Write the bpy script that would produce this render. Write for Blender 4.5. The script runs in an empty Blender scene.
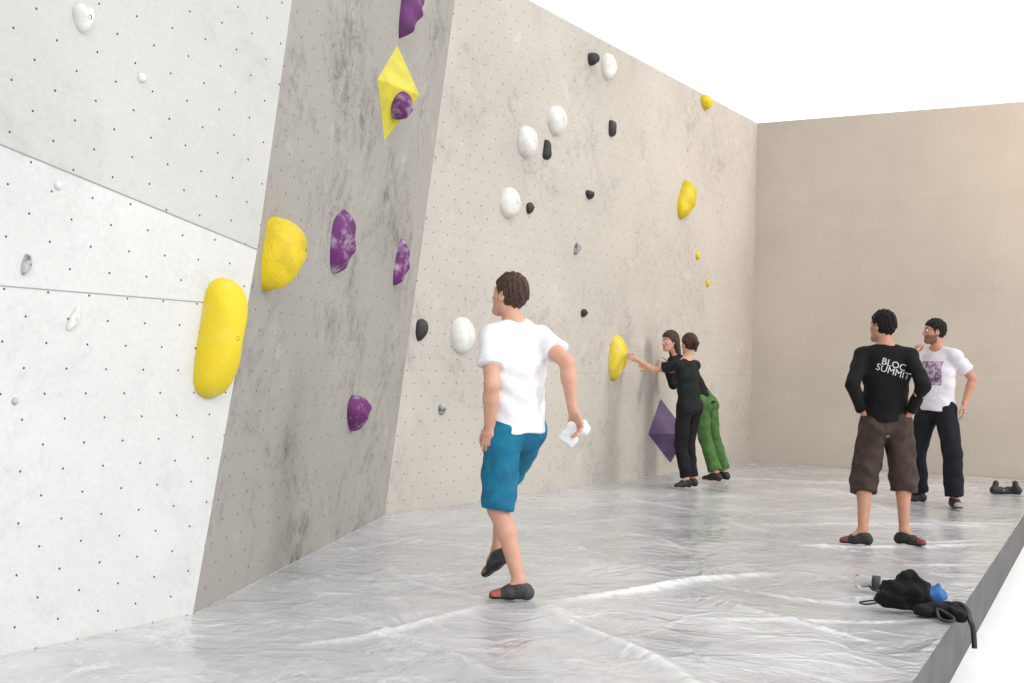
import bpy, math, random
import numpy as np
from mathutils import Vector, Matrix, Euler
from mathutils.bvhtree import BVHTree
random.seed(3)
scene=bpy.context.scene
try:
    scene.view_settings.view_transform='Standard'; scene.view_settings.look='None'
except Exception: pass
COL=bpy.context.collection
# ------------------------------------------------------------------ camera
psi=math.radians(30.9); pit=math.radians(1.1); rho=math.radians(1.57)
Zv=Vector((0,0,1)); F0=Vector((-math.sin(psi),math.cos(psi),0)); R0=Vector((math.cos(psi),math.sin(psi),0))
Fv=F0*math.cos(pit)+Zv*math.sin(pit); U0=-F0*math.sin(pit)+Zv*math.cos(pit)
Rv=R0*math.cos(rho)+U0*math.sin(rho); Uv=U0*math.cos(rho)-R0*math.sin(rho)
cd=bpy.data.cameras.new('camera'); cam=bpy.data.objects.new('camera',cd); COL.objects.link(cam)
cam.matrix_world=Matrix(((Rv.x,Uv.x,-Fv.x,0),(Rv.y,Uv.y,-Fv.y,0),(Rv.z,Uv.z,-Fv.z,1.28),(0,0,0,1)))
cd.sensor_width=36; cd.lens=1224/1024*36; cd.clip_end=200
scene.camera=cam
# ------------------------------------------------------------------ materials
def srgb(r,g,b):
    def c(x):
        x/=255.0
        return x/12.92 if x<=.04045 else ((x+.055)/1.055)**2.4
    return (c(r),c(g),c(b),1)
def nn(nt,t,**kw):
    n=nt.nodes.new(t)
    for k,v in kw.items(): setattr(n,k,v)
    return n
def mixc(nt,fac,a,b):
    m=nn(nt,'ShaderNodeMix',data_type='RGBA')
    for i,val in ((0,fac),(6,a),(7,b)):
        if isinstance(val,bpy.types.NodeSocket): nt.links.new(val,m.inputs[i])
        else: m.inputs[i].default_value=val
    return m.outputs[2]
def maprange(nt,val,a,b,c=0,d=1):
    m=nn(nt,'ShaderNodeMapRange'); nt.links.new(val,m.inputs[0])
    for i,x in zip((1,2,3,4),(a,b,c,d)): m.inputs[i].default_value=x
    return m.outputs[0]
def noise(nt,vec,scale,detail=3,rough=.5,dist=0):
    n=nn(nt,'ShaderNodeTexNoise'); n.inputs['Scale'].default_value=scale; n.inputs['Detail'].default_value=detail
    n.inputs['Roughness'].default_value=rough; n.inputs['Distortion'].default_value=dist
    if vec is not None: nt.links.new(vec,n.inputs['Vector'])
    return n.outputs[0]
def math_(nt,op,a,b=None):
    m=nn(nt,'ShaderNodeMath',operation=op)
    for i,x in enumerate((a,b)):
        if x is None: continue
        if isinstance(x,bpy.types.NodeSocket): nt.links.new(x,m.inputs[i])
        else: m.inputs[i].default_value=x
    return m.outputs[0]
def material(name,c1,c2=None,rough=.6,nscale=8,bump=0,bscale=60,spec=.5,lo=.4,hi=.6,attr=None,sss=0,dist=0):
    m=bpy.data.materials.new(name); m.use_nodes=True; nt=m.node_tree; b=nt.nodes['Principled BSDF']
    b.inputs['Roughness'].default_value=rough; b.inputs['Specular IOR Level'].default_value=spec
    tc=nn(nt,'ShaderNodeTexCoord').outputs['Object']
    col=None
    if c2 is not None:
        col=mixc(nt,maprange(nt,noise(nt,tc,nscale,5,.6,dist),lo,hi),c1,c2)
    if attr:
        a=nn(nt,'ShaderNodeAttribute',attribute_name=attr).outputs[0]
        mm=nn(nt,'ShaderNodeMix',data_type='RGBA',blend_type='MULTIPLY'); mm.inputs[0].default_value=1
        if col is not None: nt.links.new(col,mm.inputs[6])
        else: mm.inputs[6].default_value=c1
        nt.links.new(a,mm.inputs[7]); col=mm.outputs[2]
    if col is not None: nt.links.new(col,b.inputs['Base Color'])
    else: b.inputs['Base Color'].default_value=c1
    if bump:
        bp=nn(nt,'ShaderNodeBump'); bp.inputs['Strength'].default_value=bump; bp.inputs['Distance'].default_value=.01
        nt.links.new(noise(nt,tc,bscale,4),bp.inputs['Height']); nt.links.new(bp.outputs[0],b.inputs['Normal'])
    if sss: b.inputs['Subsurface Weight'].default_value=sss; b.inputs['Subsurface Radius'].default_value=(.01,.004,.002)
    return m
def wall_material(name,c,cdirty,pitch=.22,holer=.027,seamu=2.44,seamv=1.22,dirt=.35,holes=True,seams=.35,chalk=.35,holec=(80,75,71),th=(.50,.68)):
    m=bpy.data.materials.new(name); m.use_nodes=True; nt=m.node_tree; b=nt.nodes['Principled BSDF']
    b.inputs['Roughness'].default_value=.85; b.inputs['Specular IOR Level'].default_value=.2
    uv=nn(nt,'ShaderNodeTexCoord').outputs['UV']
    base=mixc(nt,maprange(nt,noise(nt,uv,.7,4,.6),.35,.7),c,tuple(x*.88 for x in c[:3])+(1,))
    grain=maprange(nt,noise(nt,uv,38,5,.75),.3,.7,.94,1.05)
    mm=nn(nt,'ShaderNodeMix',data_type='RGBA',blend_type='MULTIPLY'); mm.inputs[0].default_value=1
    nt.links.new(base,mm.inputs[6]); nt.links.new(grain,mm.inputs[7]); col=mm.outputs[2]
    s1=maprange(nt,noise(nt,uv,1.0,6,.75,.6),th[0],th[1]); s2=maprange(nt,noise(nt,uv,7,5,.75,.5),.42,.68)
    sc=math_(nt,'MULTIPLY',math_(nt,'MULTIPLY',s1,s2),dirt)
    col=mixc(nt,sc,col,cdirty)
    s4=math_(nt,'MULTIPLY',maprange(nt,noise(nt,uv,26,4,.8,2.5),.64,.70,0,.5),maprange(nt,noise(nt,uv,1.6,3,.6),.48,.6))
    col=mixc(nt,math_(nt,'MULTIPLY',s4,dirt),col,srgb(70,68,68))
    s3=maprange(nt,noise(nt,uv,2.3,5,.7,.3),.58,.76,0,chalk)
    col=mixc(nt,s3,col,srgb(222,221,219))
    sep=nn(nt,'ShaderNodeSeparateXYZ'); nt.links.new(uv,sep.inputs[0])
    def line(v,sp,w,off=0):
        x=math_(nt,'FRACT',math_(nt,'DIVIDE',math_(nt,'ADD',v,off),sp))
        x=math_(nt,'ABSOLUTE',math_(nt,'SUBTRACT',x,.5))
        return math_(nt,'GREATER_THAN',x,.5-w/sp)
    if seams:
        ln=math_(nt,'MAXIMUM',line(sep.outputs[0],seamu,.003,.4),line(sep.outputs[1],seamv,.004))
        col=mixc(nt,math_(nt,'MULTIPLY',ln,seams),col,srgb(95,90,86))
    if holes:
        ms=[]
        for off in ((0,0,0),(.5,.5,0)):
            v=nn(nt,'ShaderNodeVectorMath',operation='SCALE'); nt.links.new(uv,v.inputs[0]); v.inputs[3].default_value=1/pitch
            a=nn(nt,'ShaderNodeVectorMath',operation='ADD'); nt.links.new(v.outputs[0],a.inputs[0]); a.inputs[1].default_value=off
            fr=nn(nt,'ShaderNodeVectorMath',operation='FRACTION'); nt.links.new(a.outputs[0],fr.inputs[0])
            sb=nn(nt,'ShaderNodeVectorMath',operation='SUBTRACT'); nt.links.new(fr.outputs[0],sb.inputs[0]); sb.inputs[1].default_value=(.5,.5,0)
            mul=nn(nt,'ShaderNodeVectorMath',operation='MULTIPLY'); nt.links.new(sb.outputs[0],mul.inputs[0]); mul.inputs[1].default_value=(1,1,0)
            le=nn(nt,'ShaderNodeVectorMath',operation='LENGTH'); nt.links.new(mul.outputs[0],le.inputs[0])
            ms.append(math_(nt,'LESS_THAN',le.outputs[1],holer))
        hm=math_(nt,'MAXIMUM',ms[0],ms[1])
        col=mixc(nt,hm,col,srgb(*holec))
    nt.links.new(col,b.inputs['Base Color'])
    bp=nn(nt,'ShaderNodeBump'); bp.inputs['Strength'].default_value=.35; bp.inputs['Distance'].default_value=.004
    nt.links.new(noise(nt,uv,70,3,.7),bp.inputs['Height']); nt.links.new(bp.outputs[0],b.inputs['Normal'])
    return m
# ------------------------------------------------------------------ mesh helpers
def empty(name,loc=(0,0,0),rz=0):
    e=bpy.data.objects.new(name,None); e.empty_display_size=.1; e.location=loc; e.rotation_euler=(0,0,rz); COL.objects.link(e); return e
def mkmesh(name,V,F,mat,parent=None,smooth=True,colors=None,uvs=None):
    V=np.asarray(V,np.float32); me=bpy.data.meshes.new(name)
    if isinstance(F,np.ndarray):
        me.vertices.add(len(V)); me.vertices.foreach_set('co',V.ravel())
        n,k=F.shape; me.loops.add(n*k); me.loops.foreach_set('vertex_index',F.astype(np.int32).ravel())
        me.polygons.add(n); me.polygons.foreach_set('loop_start',np.arange(0,n*k,k,dtype=np.int32)); me.polygons.foreach_set('loop_total',np.full(n,k,np.int32))
        me.update(calc_edges=True); me.validate()
    else:
        me.from_pydata([tuple(map(float,v)) for v in V],[],F); me.update()
    if colors is not None:
        a=me.color_attributes.new('Col','FLOAT_COLOR','POINT'); a.data.foreach_set('color',np.asarray(colors,np.float32).ravel())
    if uvs is not None:
        l=me.uv_layers.new(name='UVMap')
        for lp in me.loops: l.data[lp.index].uv=uvs[lp.vertex_index]
    me.polygons.foreach_set('use_smooth',[smooth]*len(me.polygons))
    if mat: me.materials.append(mat)
    o=bpy.data.objects.new(name,me); COL.objects.link(o)
    if parent: o.parent=parent
    return o
# ------------------------------------------------------------------ implicit-surface modelling
def A(v): return np.array(v,float)
def nrm(v): v=A(v); return v/np.linalg.norm(v)
def smin(a,b,k):
    if k<=0: return np.minimum(a,b)
    h=np.clip(.5+.5*(b-a)/k,0,1); return b+(a-b)*h-k*h*(1-h)
class Grid:
    def __init__(s,lo,hi,h):
        s.lo=A(lo); s.h=h; s.n=np.ceil((A(hi)-s.lo)/h).astype(int)+1; s.d=np.full(s.n,1.0)
    def blk(s,lo,hi):
        i0=np.clip(np.floor((A(lo)-s.lo)/s.h).astype(int),0,s.n); i1=np.clip(np.ceil((A(hi)-s.lo)/s.h).astype(int)+1,0,s.n)
        sl=tuple(slice(a,b) for a,b in zip(i0,i1))
        g=np.meshgrid(*[s.lo[i]+s.h*np.arange(i0[i],i1[i]) for i in range(3)],indexing='ij')
        return sl,np.stack(g,-1)
    def op(s,prim,k=.02,mode='add'):
        fn,lo,hi=prim; m=.05+k; sl,P=s.blk(lo-m,hi+m)
        if P.size==0: return
        v=fn(P); d=s.d[sl]
        if mode=='add': s.d[sl]=smin(d,v,k)
        else: s.d[sl]=-smin(-d,v,k)
    def mesh(s):
        d=s.d; nx,ny,nz=d.shape
        d[0]=d[-1]=1; d[:,0]=d[:,-1]=1; d[:,:,0]=d[:,:,-1]=1; ins=d<0
        offs=[(i,j,k) for i in (0,1) for j in (0,1) for k in (0,1)]
        c=sum(ins[o[0]:nx-1+o[0],o[1]:ny-1+o[1],o[2]:nz-1+o[2]].astype(np.int8) for o in offs)
        act=(c>0)&(c<8); ids=np.argwhere(act); idx=-np.ones(act.shape,int); idx[act]=np.arange(len(ids))
        V=np.zeros((len(ids),3)); cnt=np.zeros(len(ids))
        vals=[d[ids[:,0]+o[0],ids[:,1]+o[1],ids[:,2]+o[2]] for o in offs]
        for a in range(8):
            for b in range(a+1,8):
                if sum(abs(x-y) for x,y in zip(offs[a],offs[b]))!=1: continue
                va,vb=vals[a],vals[b]; m=(va<0)!=(vb<0); t=va[m]/(va[m]-vb[m])
                V[m]+=A(offs[a])+(A(offs[b])-A(offs[a]))*t[:,None]; cnt[m]+=1
        V=s.lo+s.h*(V/cnt[:,None]+ids)
        Fs=[]
        for ax in range(3):
            u=(ax+1)%3; v=(ax+2)%3; e=np.eye(3,dtype=int)
            a=[slice(1,-1)]*3; b=list(a); a[ax]=slice(0,-1); b[ax]=slice(1,None)
            A_=ins[tuple(a)]; B_=ins[tuple(b)]
            g=np.argwhere(A_!=B_); st=A_[tuple(g.T)]; base=np.array([1,1,1]); base[ax]=0; g=g+base
            q=[g-e[u]-e[v],g-e[v],g,g-e[u]]
            f=np.stack([idx[tuple(x.T)] for x in q],1); f[~st]=f[~st][:,::-1]; Fs.append(f)
        return V,np.concatenate(Fs)
def clipf(fn,planes):
    def g(P):
        d=fn(P)
        for (pt,n) in planes: d=np.maximum(d,(P-A(pt))@nrm(n))
        return d
    return g
def cap(a,b,ra,rb,planes=()):
    a=A(a);b=A(b);ab=b-a;L2=max(ab@ab,1e-9)
    def fn(P):
        q=P-a; t=np.clip((q@ab)/L2,0,1); return np.linalg.norm(q-t[...,None]*ab,axis=-1)-(ra+(rb-ra)*t)
    r=max(ra,rb); return (clipf(fn,planes) if planes else fn),np.minimum(a,b)-r,np.maximum(a,b)+r
def ecap(a,b,r0,r1,side,planes=()):
    a=A(a);b=A(b);ab=b-a;L2=max(ab@ab,1e-9);sd=nrm(side)
    def fn(P):
        q=P-a; t=np.clip((q@ab)/L2,0,1); q=q-t[...,None]*ab
        rx=r0[0]+(r1[0]-r0[0])*t; ry=r0[1]+(r1[1]-r0[1])*t
        qs=q@sd; rr2=np.maximum((q*q).sum(-1)-qs*qs,0)
        return (np.sqrt((qs/rx)**2+rr2/ry**2)-1)*np.minimum(rx,ry)
    r=max(r0+r1); return (clipf(fn,planes) if planes else fn),np.minimum(a,b)-r,np.maximum(a,b)+r
def ell(c,rad,M,planes=()):
    c=A(c); rad=A(rad)
    def fn(P):
        q=(P-c)@M.T/rad; l=np.sqrt((q*q).sum(-1)); return (l-1)*rad.min()
    r=rad.max(); return (clipf(fn,planes) if planes else fn),c-r,c+r
def wr(P,amp,f=1,seed=0):
    x,y,z=P[...,0],P[...,1],P[...,2]
    a=np.sin(23*f*z+9*f*x+6*np.sin(7*y+seed)+seed)+np.sin(31*f*(x+y)*.9+17*f*z+4*np.sin(9*z+seed*2))+.6*np.sin(57*f*z-33*f*y+3*np.sin(14*x+seed))
    a=a+.8*(1-2*np.abs(np.sin(13*f*z-10*f*x+5*np.sin(5*y+seed*1.7)+2*np.sin(11*x))))
    return amp*a/2.8
def ik(a,c,l1,l2,hint):
    a=A(a);c=A(c);d=c-a;L=np.linalg.norm(d)
    if L>(l1+l2)*.995: c=a+d/L*(l1+l2)*.995; d=c-a; L=np.linalg.norm(d)
    n=d/L; x=(l1*l1-l2*l2+L*L)/(2*L); h=math.sqrt(max(l1*l1-x*x,0)); hp=A(hint)-n*(A(hint)@n); hp=nrm(hp)
    return a+n*x+hp*h,c
M_={}
def rightof(f): return nrm((f[1],-f[0],0))
def hand_mesh(name,W,hd,pn,left,s,mat,parent,curl=.35,elbow=None,spread=1):
    W=A(W);hd=nrm(hd);pn=A(pn)-hd*(A(pn)@hd);pn=nrm(pn); ts=np.cross(hd,pn); ts=-ts if left else ts
    g=Grid(W-.2*s,W+.2*s,.0035)
    s*=1.02
    if elbow is not None:
        fd=nrm(A(elbow)-W); g.op(ecap(W+fd*.05,W,(.030*s,.026*s),(.028*s,.021*s),ts),.01)
    g.op(ecap(W,W+hd*.03*s,(.027*s,.019*s),(.036*s,.017*s),ts),.015)
    g.op(ecap(W+hd*.03*s,W+hd*.082*s,(.036*s,.016*s),(.040*s,.0125*s),ts),.012)
    fg=Grid(W-.2*s/1.02,W+.2*s/1.02,.0035)
    for off,L,rr in ((.031,.074,.0092),(.0105,.083,.0095),(-.0105,.077,.009),(-.030,.061,.008)):
        p=W+hd*.082*s+ts*off*s; ang=0; r=rr*s
        for i,fr in enumerate((.43,.31,.26)):
            ang+=curl*(.7,1.1,.8)[i]; dr=nrm(hd*math.cos(ang)+pn*math.sin(ang)+ts*off*3.2*spread)
            q=p+dr*L*s*fr; fg.op(cap(p,q,r,r*.92),.002); p=q; r*=.92
    t0=W+hd*.022*s+ts*.026*s; t1=t0+nrm(hd*.65+ts*.62+pn*.35)*.045*s; t2=t1+nrm(hd*.9+ts*.25+pn*(.25+curl*.4))*.034*s; t3=t2+nrm(hd*.95+pn*(.3+curl*.6))*.026*s
    for a,b,ra,rb in ((t0,t1,.016,.0115),(t1,t2,.0115,.0105),(t2,t3,.0105,.009)): fg.op(cap(a,b,ra*s,rb*s),.003)
    g.d=smin(g.d,fg.d,.008)
    V,F=g.mesh(); return mkmesh(name,V,F,mat,parent,colors=np.ones((len(V),4)))
def person(name,root,u,H,pelvis,chest,head,fp,fc,fh,armL,armR,legL,legR,cfg):
    s=H/1.78; rz=psi-math.atan((u-512)/1224)
    E=empty(name,(root[0],root[1],0),rz)
    fem=cfg.get('female',False)
    P=A(pelvis);Cc=A(chest);Hc=A(head); fp=nrm(fp+(0,));fc=nrm(fc+(0,));rp=rightof(fp);rc=rightof(fc)
    fh=nrm(fh); rh=rightof(fh); uh=np.cross(rh,fh)
    sp=nrm(Cc-P); sw=cfg.get('shw',.165 if fem else .182)*s; hw=.088*s
    sh={-1:Cc-rc*sw,1:Cc+rc*sw}; hp={-1:P-rp*hw-sp*.02,1:P+rp*hw-sp*.02}
    Nb=Cc+sp*.055*s; Nt=Hc-uh*.075*s-fh*.018*s
    J={}
    for sd,arm in ((-1,armL),(1,armR)):
        e,w=ik(sh[sd],arm[0],.30*s,.265*s,arm[1]); J['e',sd]=e;J['w',sd]=w
    for sd,leg in ((-1,legL),(1,legR)):
        kx,an=ik(hp[sd],leg[0],.44*s,.43*s,leg[1]); J['k',sd]=kx;J['a',sd]=an
    pts=np.array([P,Cc,Hc]+list(J.values())+list(sh.values())); lo=pts.min(0)-.2;hi=pts.max(0)+.2
    skin=cfg['skin']
    # ---- body
    g=Grid(lo,hi,.009)
    wst=(.118 if fem else .135)*s; cw=(.14 if fem else .16)*s
    q1=P+(Cc-P)*.38;q2=P+(Cc-P)*.7;q3=P+(Cc-P)*.93
    g.op(ecap(P-sp*.03,q1,(.150*s,.100*s),(wst,.09*s),rp),.03)
    g.op(ecap(q1,q2,(wst,.09*s),(cw,.11*s),rc),.03)
    g.op(ecap(q2,q3,(cw,.11*s),(.14*s,.085*s),rc),.03)
    g.op(cap(Nb-sp*.03,Nt,.058*s*(.88 if fem else 1),.052*s*(.88 if fem else 1)),.03)
    for sd in (-1,1):
        g.op(cap(Nb,sh[sd],.05*s,.052*s),.04); e=J['e',sd];w=J['w',sd]; fa=w-e
        th=.85 if fem else 1
        g.op(cap(sh[sd],e,.056*s*th,.041*s*th),.03); g.op(cap(e,e+fa*.3,.041*s*th,.043*s*th),.015); g.op(cap(e+fa*.3,w,.043*s*th,.027*s*th),.015)
        k_=J['k',sd];a_=J['a',sd];sn=a_-k_; leg=legL if sd<0 else legR; bk=-nrm(A(leg[1])-nrm(sn)*(A(leg[1])@nrm(sn)))
        cr=.054 if not fem else .050
        g.op(cap(hp[sd],k_,.086*s,.056*s),.03); g.op(cap(k_,k_+sn*.3+bk*.012,.054*s,cr*s),.02); g.op(cap(k_+sn*.3+bk*.012,a_-sn*.06,cr*s,.036*s),.02)
        td=nrm(leg[2]); g.op(cap(a_-nrm(sn)*.02,a_+td*.06*s+nrm(sn)*.03*s,.036*s,.03*s),.02)
    V,F=g.mesh(); mkmesh('body',V,F,skin,E,colors=np.ones((len(V),4)))
    # ---- head
    R_=np.stack([rh,fh,uh]); hs=s*1.0
    def hp_(x,y,z): return Hc+(rh*x+fh*y+uh*z)*hs
    g=Grid(Hc-.17*s,Hc+.17*s,.004)
    g.op(ell(hp_(0,-.012,.028),A((.074,.094,.088))*hs,R_),.02)
    g.op(ell(hp_(0,.025,-.035),A((.060,.066,.080))*hs,R_),.03)
    g.op(cap(hp_(-.012,.068,-.094),hp_(.012,.068,-.094),.017*hs,.017*hs),.03)
    for x in (-1,1):
        g.op(cap(hp_(x*.050,.0,-.05),hp_(x*.02,.06,-.092),.018*hs,.016*hs),.03)
        g.op(cap(hp_(x*.040,.062,-.018),hp_(x*.052,.04,-.012),.016*hs,.014*hs),.02)
        g.op(cap(hp_(x*.012,.082,.034),hp_(x*.048,.066,.034),.009*hs,.008*hs),.012)
        g.op(ell(hp_(x*.031,.097,.012),A((.019,.017,.012))*hs,R_),.012,'sub')
        g.op(ell(hp_(x*.079,-.008,-.004),A((.010,.020,.032))*hs,R_),.006)
        g.op(ell(hp_(x*.086,-.004,-.002),A((.006,.010,.018))*hs,R_),.004,'sub')
    g.op(cap(hp_(0,.086,.020),hp_(0,.106,-.020),.008*hs,.0105*hs),.010)
    for x in (-1,1): g.op(cap(hp_(x*.010,.095,-.026),hp_(x*.009,.100,-.025),.008*hs,.007*hs),.005)
    g.op(cap(hp_(-.02,.083,-.050),hp_(.02,.083,-.050),.007*hs,.007*hs),.008); g.op(cap(hp_(-.016,.083,-.063),hp_(.016,.083,-.063),.0075*hs,.0075*hs),.006)
    g.op(cap(Nb-sp*.0,Nt,.058*s*(.88 if fem else 1),.052*s*(.88 if fem else 1)),.02)
    V,F=g.mesh(); q=((V-Hc)@R_.T)/hs; colr=np.ones((len(V),4))
    lip=(abs(q[:,0])<.024)&(abs(q[:,2]+.056)<.011)&(q[:,1]>.08); colr[lip,:3]=(.88,.62,.6)
    br=(abs(abs(q[:,0])-.031)<.019)&(abs(q[:,2]-.036)<.005)&(q[:,1]>.06); colr[br,:3]=(.35,.28,.25)
    if cfg.get('beard'):
        bd=(q[:,1]>-.01)&(q[:,2]<-.035)&(q[:,2]>-.125)&~lip; colr[bd,:3]=(.42,.38,.36)
    mkmesh('head',V,F,skin,E,colors=colr)
    for x in (-1,1):
        bpy_eye(E,hp_(x*.030,.0775,.012),fh,.0125*hs)
    # ---- hair
    g=Grid(Hc-.30*s,Hc+.2*s,.005)
    style=cfg.get('hairstyle','short'); th=.012 if style=='short' else .015
    def hf(P):
        q=(P-Hc)@R_.T/hs
        l=np.sqrt((q[...,0]/(.074+th))**2+((q[...,1]+.014)/(.094+th))**2+((q[...,2]-.03)/(.088+th+.006))**2); d=(l-1)*.088
        d=d+.004*np.sin(95*q[...,0]+60*q[...,2]+8*np.sin(40*q[...,1]))*np.sin(70*q[...,1]+9)+.003*np.sin(210*q[...,0]+50*q[...,1])
        yk=[-.2,-.05,-.02,-.012,.015,.03,.06,.085,.2]; zk=[-.085,-.080,-.06,-.0,-.01,.03,.055,.066,.07]
        hl=np.interp(q[...,1],yk,zk); d=np.maximum(d,(hl-q[...,2])*.8)
        return d*hs
    g.op((hf,Hc-.2*s,Hc+.2*s),.0)
    if style=='long':
        for x in (-1,0,1): g.op(cap(hp_(x*.06,-.05,.0),hp_(x*.075,-.07+.0*x,-.22),.045*s,.03*s),.03)
    if style=='pony':
        g.op(cap(hp_(0,-.11,.05),hp_(0,-.14,.01),.03*s,.03*s),.02); g.op(cap(hp_(0,-.14,.01),hp_(0,-.12,-.08),.026*s,.014*s),.02)
    V,F=g.mesh(); mkmesh('hair',V,F,cfg['hair'],E)
    # ---- shirt
    hem=cfg['hem']; dn=-sp
    g=Grid(lo,hi,.008)
    W=cfg.get('sw',(.180,.165,.172,.15)); D=cfg.get('sd',(.138,.124,.128,.10))
    hq=P+dn*(P[2]-hem+.03); pl=[(P+dn*(P[2]-hem),dn)]
    g.op(ecap(hq,q1,(W[0]*s,D[0]*s),(W[1]*s,D[1]*s),rp,pl),.03)
    g.op(ecap(q1,q2,(W[1]*s,D[1]*s),(W[2]*s,D[2]*s),rc),.04)
    g.op(ecap(q2,q3,(W[2]*s,D[2]*s),(W[3]*s,D[3]*s),rc),.04)
    if fem:
        for x in (-1,1): g.op(cap(q2+rc*x*.065*s+fc*.075*s,q2+rc*x*.06*s+fc*.085*s,.05*s,.048*s),.04)
    for sd in (-1,1):
        e=J['e',sd];w=J['w',sd]; ex=.9 if fem else 1
        g.op(cap(Nb-sp*.012,sh[sd],.058*s,.060*s*ex),.04)
        if cfg.get('long'):
            g.op(cap(sh[sd],e,.064*s*ex,.053*s*ex),.03); cu=w+(e-w)*.06; g.op(cap(e,w,.053*s*ex,.038*s,[(cu,w-e)]),.02)
        else:
            sl=cfg.get('sleeve',.62); hq2=sh[sd]+(e-sh[sd])*sl; g.op(cap(sh[sd],hq2+(e-sh[sd])*.1,.065*s*ex,.074*s*ex,[(hq2,e-sh[sd])]),.03)
    near=np.abs(g.d)<.05; ids=np.argwhere(near); PP=g.lo+g.h*ids
    g.d[near]+=wr(PP,cfg.get('wr',.006),1,cfg.get('seed',0))
    g.op(cap(Nb-sp*.02+fc*.012,Nt+sp*.1,.062*s*ex,.075*s*ex),.006,'sub')
    V,F=g.mesh(); shirt=mkmesh('shirt',V,F,cfg['shirt'],E)
    # ---- trousers
    g=Grid(lo,hi,.008); top=P+sp*.10*s
    g.op(ecap(P-sp*.02,top,(.160*s,.114*s),(.148*s,.103*s),rp,[(top,sp)]),.03)
    for sd,leg in ((-1,legL),(1,legR)):
        k_=J['k',sd];a_=J['a',sd];r0,r1,r2=cfg.get('pr',(.10,.078,.07)); g.op(cap(hp[sd]-fp*.02,hp[sd]-fp*.026-sp*.03,.082*s,.082*s),.03)
        t=cfg['phem']
        if t<=1:
            hq2=hp[sd]+(k_-hp[sd])*t; g.op(cap(hp[sd],hq2+(k_-hp[sd])*.05,r0*s,r1*s,[(hq2,k_-hp[sd])]),.02)
        else:
            hq2=k_+(a_-k_)*(t-1); g.op(cap(hp[sd],k_,r0*s,r1*s),.02); g.op(cap(k_,hq2+(a_-k_)*.03,r1*s,r2*s,[(hq2,a_-k_)]),.02)
    near=np.abs(g.d)<.05; ids=np.argwhere(near); PP=g.lo+g.h*ids
    g.d[near]+=wr(PP,cfg.get('pwr',.006),.9,cfg.get('seed',0)+3)
    V,F=g.mesh(); mkmesh('trousers',V,F,cfg['pants'],E)
    # ---- shoes
    for sd,leg,nm in ((-1,legL,'shoe_left'),(1,legR,'shoe_right')):
        a_=J['a',sd]; td=nrm(leg[2]); upf=A((0,0,1))-td*td[2]; upf=nrm(upf); sdv=np.cross(td,upf)
        bot=a_-upf*.08*s; g=Grid(a_-.26*s,a_+.26*s,.0045); pl=[(bot,-upf)]
        if abs(td[2])<.05: pl=[((0,0,.003),(0,0,-1))]; bot[2]=0
        hl=bot-td*.035*s+upf*.035*s; md=bot+td*.06*s+upf*.035*s; to=bot+td*.145*s+upf*.02*s
        g.op(ecap(hl,md,(.034*s,.038*s),(.041*s,.036*s),sdv,pl),.01)
        g.op(ecap(md,to,(.041*s,.038*s),(.034*s,.024*s),sdv,pl),.02)
        ck=a_-upf*.012
        g.op(cap(hl,ck-td*.01,.038*s,.044*s,[(ck+upf*.015,upf)]),.02)
        g.op(cap(md+upf*.005,ck+td*.012,.034*s,.044*s,[(ck+upf*.015,upf)]),.02)
        V,F=g.mesh(); mkmesh(nm,V,F,cfg['shoe'],E)
        g=Grid(a_-.26*s,a_+.26*s,.0045); pl=pl+[(bot+upf*.02*s,upf)]
        g.op(ecap(hl,md,(.037*s,.041*s),(.044*s,.039*s),sdv,pl),.01); g.op(ecap(md,to,(.044*s,.039*s),(.038*s,.028*s),sdv,pl),.02)
        V,F=g.mesh(); mkmesh(nm+'_sole',V,F,cfg['sole'],E)
        g=Grid(a_-.26*s,a_+.26*s,.0045); pl=[pl[0],(bot+td*.11*s,-td)]
        g.op(ecap(md,to,(.044*s,.040*s),(.037*s,.027*s),sdv,pl),.02)
        V,F=g.mesh(); mkmesh(nm+'_toe_cap',V,F,cfg['toe'],E)
    # ---- hands
    for sd,arm,nm in ((-1,armL,'hand_left'),(1,armR,'hand_right')):
        hand_mesh(nm,J['w',sd],arm[2],arm[3],sd<0,s*(.93 if fem else 1),skin,E,arm[4],J['e',sd])
    return E,shirt,J,dict(P=P,C=Cc,q1=q1,q2=q2,rc=rc,fc=fc,sp=sp)
def uvs(c,r,ax=None,n=16,m=10):
    V=[];F=[]
    for j in range(m+1):
        for i in range(n):
            a=math.pi*j/m;b=2*math.pi*i/n; V.append((c[0]+r*math.sin(a)*math.cos(b),c[1]+r*math.sin(a)*math.sin(b),c[2]+r*math.cos(a)))
    for j in range(m):
        for i in range(n): F.append((j*n+i,(j+1)*n+i,(j+1)*n+(i+1)%n,j*n+(i+1)%n))
    return V,F
def bpy_eye(E,c,f,r):
    V,F=uvs(c,r); mkmesh('eye',V,F,M_['eye'],E)
    V,F=uvs(A(c)+f*r*.55,r*.55); mkmesh('iris',V,F,M_['iris'],E)
def project(target,E,c,fwd,right,up,verts2d,faces,name,mat,off=.003):
    me=target.data; bv=BVHTree.FromPolygons([v.co[:] for v in me.vertices],[p.vertices[:] for p in me.polygons])
    out=[]
    for x,y in verts2d:
        o=A(c)+right*x+up*y+fwd*.6; hit=bv.ray_cast(Vector(o),Vector(-fwd),1.0)
        p=A(hit[0]) if hit[0] is not None else A(c)+right*x+up*y; out.append(p+fwd*off)
    return mkmesh(name,out,faces,mat,E)
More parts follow.
